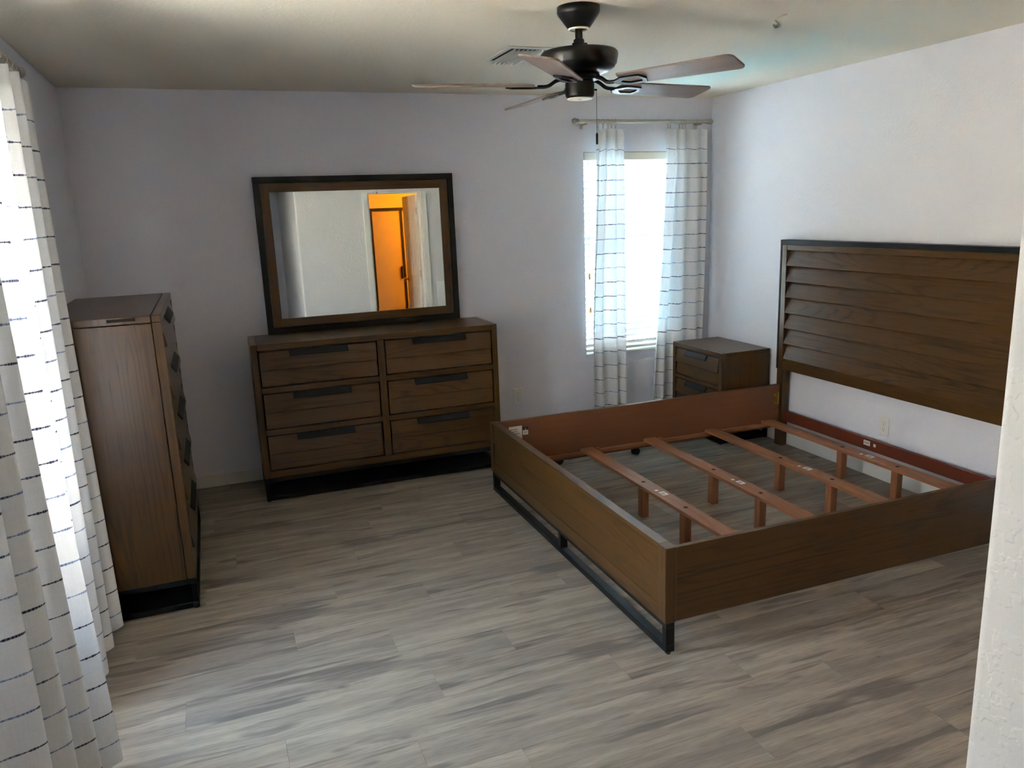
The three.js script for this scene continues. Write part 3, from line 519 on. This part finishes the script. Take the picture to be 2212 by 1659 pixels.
// ---------------------------------------------------------------- ceiling fan
{
  const fan = thing('ceiling_fan', 'black five-blade ceiling fan with brown wood blades hanging from the ceiling', 'ceiling fan', [-2.205, 0, 2.237]);
  part('canopy', lathe([[0.001, H], [0.083, H], [0.084, H - 0.02], [0.079, H - 0.03], [0.043, H - 0.078], [0.030, H - 0.08], [0.001, H - 0.07]]), M.fanBlack, fan);
  part('canopy_ring', new THREE.TorusGeometry(0.037, 0.005, 10, 36).rotateX(Math.PI / 2).translate(0, H - 0.08, 0), M.cream, fan, 'pale ring at the canopy mouth');
  part('downrod', at(cyl(0.0145, 0.0145, 0.13, 24), 0, 2.335, 0), M.fanBlack, fan);
  part('yoke', [lathe([[0.0145, 2.325], [0.021, 2.32], [0.021, 2.295], [0.026, 2.28]], 28), at(cyl(0.004, 0.004, 0.056, 8), 0, 2.305, 0, 0, 0, Math.PI / 2), at(new THREE.TorusGeometry(0.007, 0.002, 6, 14), 0.03, 2.303, 0)], M.fanBlack, fan);
  part('motor_housing', lathe([[0.001, 2.285], [0.09, 2.284], [0.145, 2.276], [0.152, 2.268], [0.153, 2.256], [0.147, 2.228], [0.141, 2.222], [0.139, 2.216], [0.12, 2.203], [0.095, 2.194], [0.06, 2.19], [0.001, 2.19]]), M.fanBlack, fan);
  part('hub', lathe([[0.001, 2.19], [0.078, 2.19], [0.082, 2.183], [0.078, 2.172], [0.06, 2.168], [0.001, 2.168]]), M.fanBlack, fan);
  const sh = part('switch_housing', lathe([[0.001, 2.168], [0.052, 2.168], [0.058, 2.16], [0.058, 2.118], [0.054, 2.108], [0.047, 2.103], [0.001, 2.103]]), M.fanBlack, fan);
  part('cap', lathe([[0.001, 2.1032], [0.05, 2.1032], [0.051, 2.1015], [0.05, 2.0995], [0.001, 2.0985]]), M.cream, sh, 'cream end cap');
  part('emblem', cbox(-0.006, 2.098, -0.004, 0.006, 2.0992, 0.004, 0.0004), M.black, sh);
  const nip = part('chain_nipple', at(cyl(0.004, 0.004, 0.016, 10), 0.062, 2.135, 0.01, 0, 0, Math.PI / 2), M.fanBlack, sh);
  const beads = []; for (let i = 0; i < 46; i++) beads.push(new THREE.IcosahedronGeometry(0.0017, 0).translate(0.069, 2.133 - i * 0.0036, 0.01));
  const chain = part('pull_chain', beads, M.fanBlack, fan); chain.userData.kind = 'stuff';
  part('chain_fob', lathe([[0, 1.972], [0.003, 1.97], [0.0048, 1.965], [0.0048, 1.93], [0.003, 1.926], [0, 1.926]], 14).translate(0.069, 0, 0.01), M.fanBlack, fan);
  const bs = new THREE.Shape(), L0 = 0.2, L1 = 0.66, w0 = 0.055, w1 = 0.068;
  bs.moveTo(L0, -w0); bs.lineTo(L1 - 0.03, -w1); bs.quadraticCurveTo(L1, -w1, L1, -w1 + 0.03); bs.lineTo(L1, w1 - 0.03); bs.quadraticCurveTo(L1, w1, L1 - 0.03, w1); bs.lineTo(L0, w0); bs.quadraticCurveTo(L0 - 0.02, 0, L0, -w0);
  const bladeGeo = triUV(plain(new THREE.ExtrudeGeometry(bs, { depth: 0.005, bevelSize: 0.001, bevelThickness: 0.001, bevelSegments: 1 })).rotateX(Math.PI / 2), 'x');
  // blade iron: curved arm, then a flat rectangular loop below the blade
  const loop = new THREE.Shape(); loop.moveTo(0.165, -0.014); loop.lineTo(0.21, -0.04); loop.lineTo(0.285, -0.036); loop.lineTo(0.3, 0); loop.lineTo(0.285, 0.036); loop.lineTo(0.21, 0.04); loop.lineTo(0.165, 0.014); loop.closePath();
  const ho = new THREE.Path(); ho.moveTo(0.19, 0); ho.lineTo(0.218, 0.024); ho.lineTo(0.275, 0.021); ho.lineTo(0.283, 0); ho.lineTo(0.275, -0.021); ho.lineTo(0.218, -0.024); ho.closePath(); loop.holes.push(ho);
  const loopGeo = plain(new THREE.ExtrudeGeometry(loop, { depth: 0.004, bevelSize: 0.0015, bevelThickness: 0.0015, bevelSegments: 1 })).rotateX(Math.PI / 2).translate(0, -0.0095, 0);
  const armGeo = tube([V(0.07, 0.022, 0), V(0.1, 0.012, 0), V(0.13, -0.006, 0), V(0.172, -0.009, 0)], 0.0075, 16, 8);
  for (const deg of [172, 232, 300, 370, 451]) {
    const b = part('blade', bladeGeo, M.blade, fan); b.position.y = 2.155; b.rotation.order = 'YXZ'; b.rotation.y = deg * Math.PI / 180; b.rotation.x = -0.2;
    part('blade_iron', [loopGeo.clone(), armGeo.clone()], M.fanBlack, b, 'black open metal blade bracket');
  }
}
{ // ceiling air register behind the fan
  const v = thing('air_vent', 'white louvered square ceiling air vent behind the fan', 'air vent', [-2.027, H, 1.318]);
  const a = 0.19, f = 0.03;
  part('frame', [cbox(-a, -0.008, -a, a, -0.0003, -a + f, 0.003), cbox(-a, -0.008, a - f, a, -0.0003, a, 0.003), cbox(-a, -0.008, -a + f, -a + f, -0.0003, a - f, 0.003), cbox(a - f, -0.008, -a + f, a, -0.0003, a - f, 0.003)], M.vent, v);
  part('backing', cbox(-a + f, -0.002, -a + f, a - f, -0.0004, a - f, 0.0004), M.groove, v);
  part('divider', cbox(-0.006, -0.02, -a + f, 0.006, -0.002, a - f, 0.001), M.vent, v);
  const lw = (len) => { const g = cbox(-0.0008, -0.024, -len / 2, 0.0008, 0, len / 2, 0.0003); return lean(g, 'x', -0.024, 0, -0.016, 0); };
  for (let i = 0; i < 6; i++) { part('louver', lw(2 * (a - f)).translate(-a + f + 0.026 + i * 0.023, -0.002, 0), M.vent, v); part('louver', lw(2 * (a - f)).scale(-1, 1, -1).translate(a - f - 0.026 - i * 0.023, -0.002, 0), M.vent, v); }
}
{ // a curled strand stuck to the ceiling
  const c = thing('cobweb_strand', 'short curled grey strand stuck to the ceiling right of the fan', 'cobweb', [-1.2, H, 2.2]);
  part('strand', tube([V(-0.078, -0.0026, 0.127), V(-0.076, -0.0026, 0.087), V(-0.066, -0.0026, 0.039), V(-0.009, -0.0026, -0.017), V(0.046, -0.0026, -0.078), V(0.046, -0.0026, -0.096), V(-0.001, -0.0026, -0.051)], 0.0026, 40, 6), M.web, c);
}
// ---------------------------------------------------------------- outlets
let outlet0;
function outlet(label, place) {
  let o;
  if (!outlet0) {
    o = outlet0 = thing('wall_outlet', label, 'outlet');
    part('plate', cbox(-0.035, -0.0575, 0.0003, 0.035, 0.0575, 0.006, 0.0025), M.white, o);
    for (const y of [0.02, -0.02]) {
      const s = part('socket', [at(new THREE.CylinderGeometry(0.0165, 0.0165, 0.0022, 24), 0, y, 0.0068, Math.PI / 2)], M.white, o);
      part('slot', [cbox(-0.0075, y + 0.001, 0.0076, -0.0055, y + 0.0095, 0.0084, 0.0002), cbox(0.0055, y + 0.001, 0.0076, 0.0072, y + 0.0085, 0.0084, 0.0002), at(cyl(0.0024, 0.0024, 0.0008, 10), 0, y - 0.007, 0.008, Math.PI / 2)], M.groove, s);
    }
    part('screw', at(cyl(0.003, 0.003, 0.001, 12), 0, 0, 0.0065, Math.PI / 2), M.nickel, o);
  } else { o = outlet0.clone(); o.name = numbered('wall_outlet'); scene.add(o); o.userData = { label, category: 'outlet' }; }
  place(o);
}
outlet('white duplex outlet on the back wall between the dresser and the window', (o) => o.position.set(-1.65, 0.344, 0));
outlet('white duplex outlet on the right wall under the headboard', (o) => { o.position.set(0, 0.334, 1.793); o.rotation.y = -Math.PI / 2; });

// ---------------------------------------------------------------- what the mirror shows: the bathroom beyond the open door
{
  const sh = thing('shower_door', 'bronze framed shower door inside the orange lit bathroom, seen in the mirror', 'shower door', [-1.29, 0, 5.5]);
  const x0 = -0.262, x1 = 0.118, h = 1.86;
  for (const x of [x0 - 0.03, x1]) part('post', cbox(x, 0, -0.02, x + 0.03, h, 0.02, 0.003), M.bronze, sh);
  part('post', cbox(0.5, 0, -0.02, 0.53, h, 0.02, 0.003), M.bronze, sh);
  part('header', cbox(x0 - 0.03, h, -0.025, 0.53, h + 0.04, 0.025, 0.003), M.bronze, sh);
  part('panel', cbox(x0, 0.04, -0.004, x1, h, 0.004, 0.001), M.frost, sh, 'frosted panel'); part('panel', cbox(x1 + 0.03, 0.04, -0.004, 0.5, h, 0.004, 0.001), M.frost, sh, 'frosted panel');
  part('threshold', cbox(x0 - 0.03, 0, -0.03, 0.53, 0.04, 0.03, 0.004), M.bronze, sh);
  part('handle', cbox(x1 - 0.035, 0.95, -0.03, x1 - 0.015, 1.12, -0.006, 0.004), M.bronze, sh);
  struct('wall_bath', [wbox(XP + 0.11, 0, 6.1, 0, H, 6.16)], M.bath);
  const lamp = thing('vanity_light', 'warm glowing globe bulb on the bathroom wall, out of direct view', 'lamp', [-0.35, 2.1, 4.75]);
  part('bulb', new THREE.SphereGeometry(0.05, 24, 16), std({ color: '#ffd9a0', emissive: new THREE.Color(1, 0.45, 0.08), emissiveIntensity: 3 }), lamp);
  part('base', at(cyl(0.03, 0.045, 0.04, 20), 0, 0.06, 0), M.nickel, lamp);
  const L = new THREE.PointLight(new THREE.Color(1, 0.4, 0.02), 1.15); L.castShadow = true; L.shadow.radius = 2.5; L.position.set(0, 0, 0); L.name = 'vanity_bulb'; lamp.add(L);
  const board = thing('white_board', 'plain white board leaning on the wall right of the bathroom door, seen in the mirror', 'board', [-0.74, 0, 4.3]);
  const bp = part('sheet', cbox(-0.285, 0, -0.012, 0.285, 0.955, 0.012, 0.004), M.white, board); bp.rotation.x = 0.1;
}
// ---------------------------------------------------------------- outdoors, lit by sun and sky
struct('ground', wbox(-40, -0.5, -40, 40, -0.3, 40), M.concrete);
struct('pool', wbox(-1.0, -0.32, -4.4, -0.3, -0.285, -0.9), M.pool);  // unseen cyan slab, added to bounce its tint up onto the ceiling
struct('wall_neighbour', wbox(-9, -0.3, -7.2, 7, 2.0, -7), M.stucco);
struct('wall_yard_added', wbox(-9.2, -0.3, -7, -9, 2.2, 14), M.stucco);  // unseen wall added to throw warm light into the left windows

scene.traverse((o) => { if (o.isMesh) o.castShadow = o.receiveShadow = true; });
renderer.render(scene, camera);
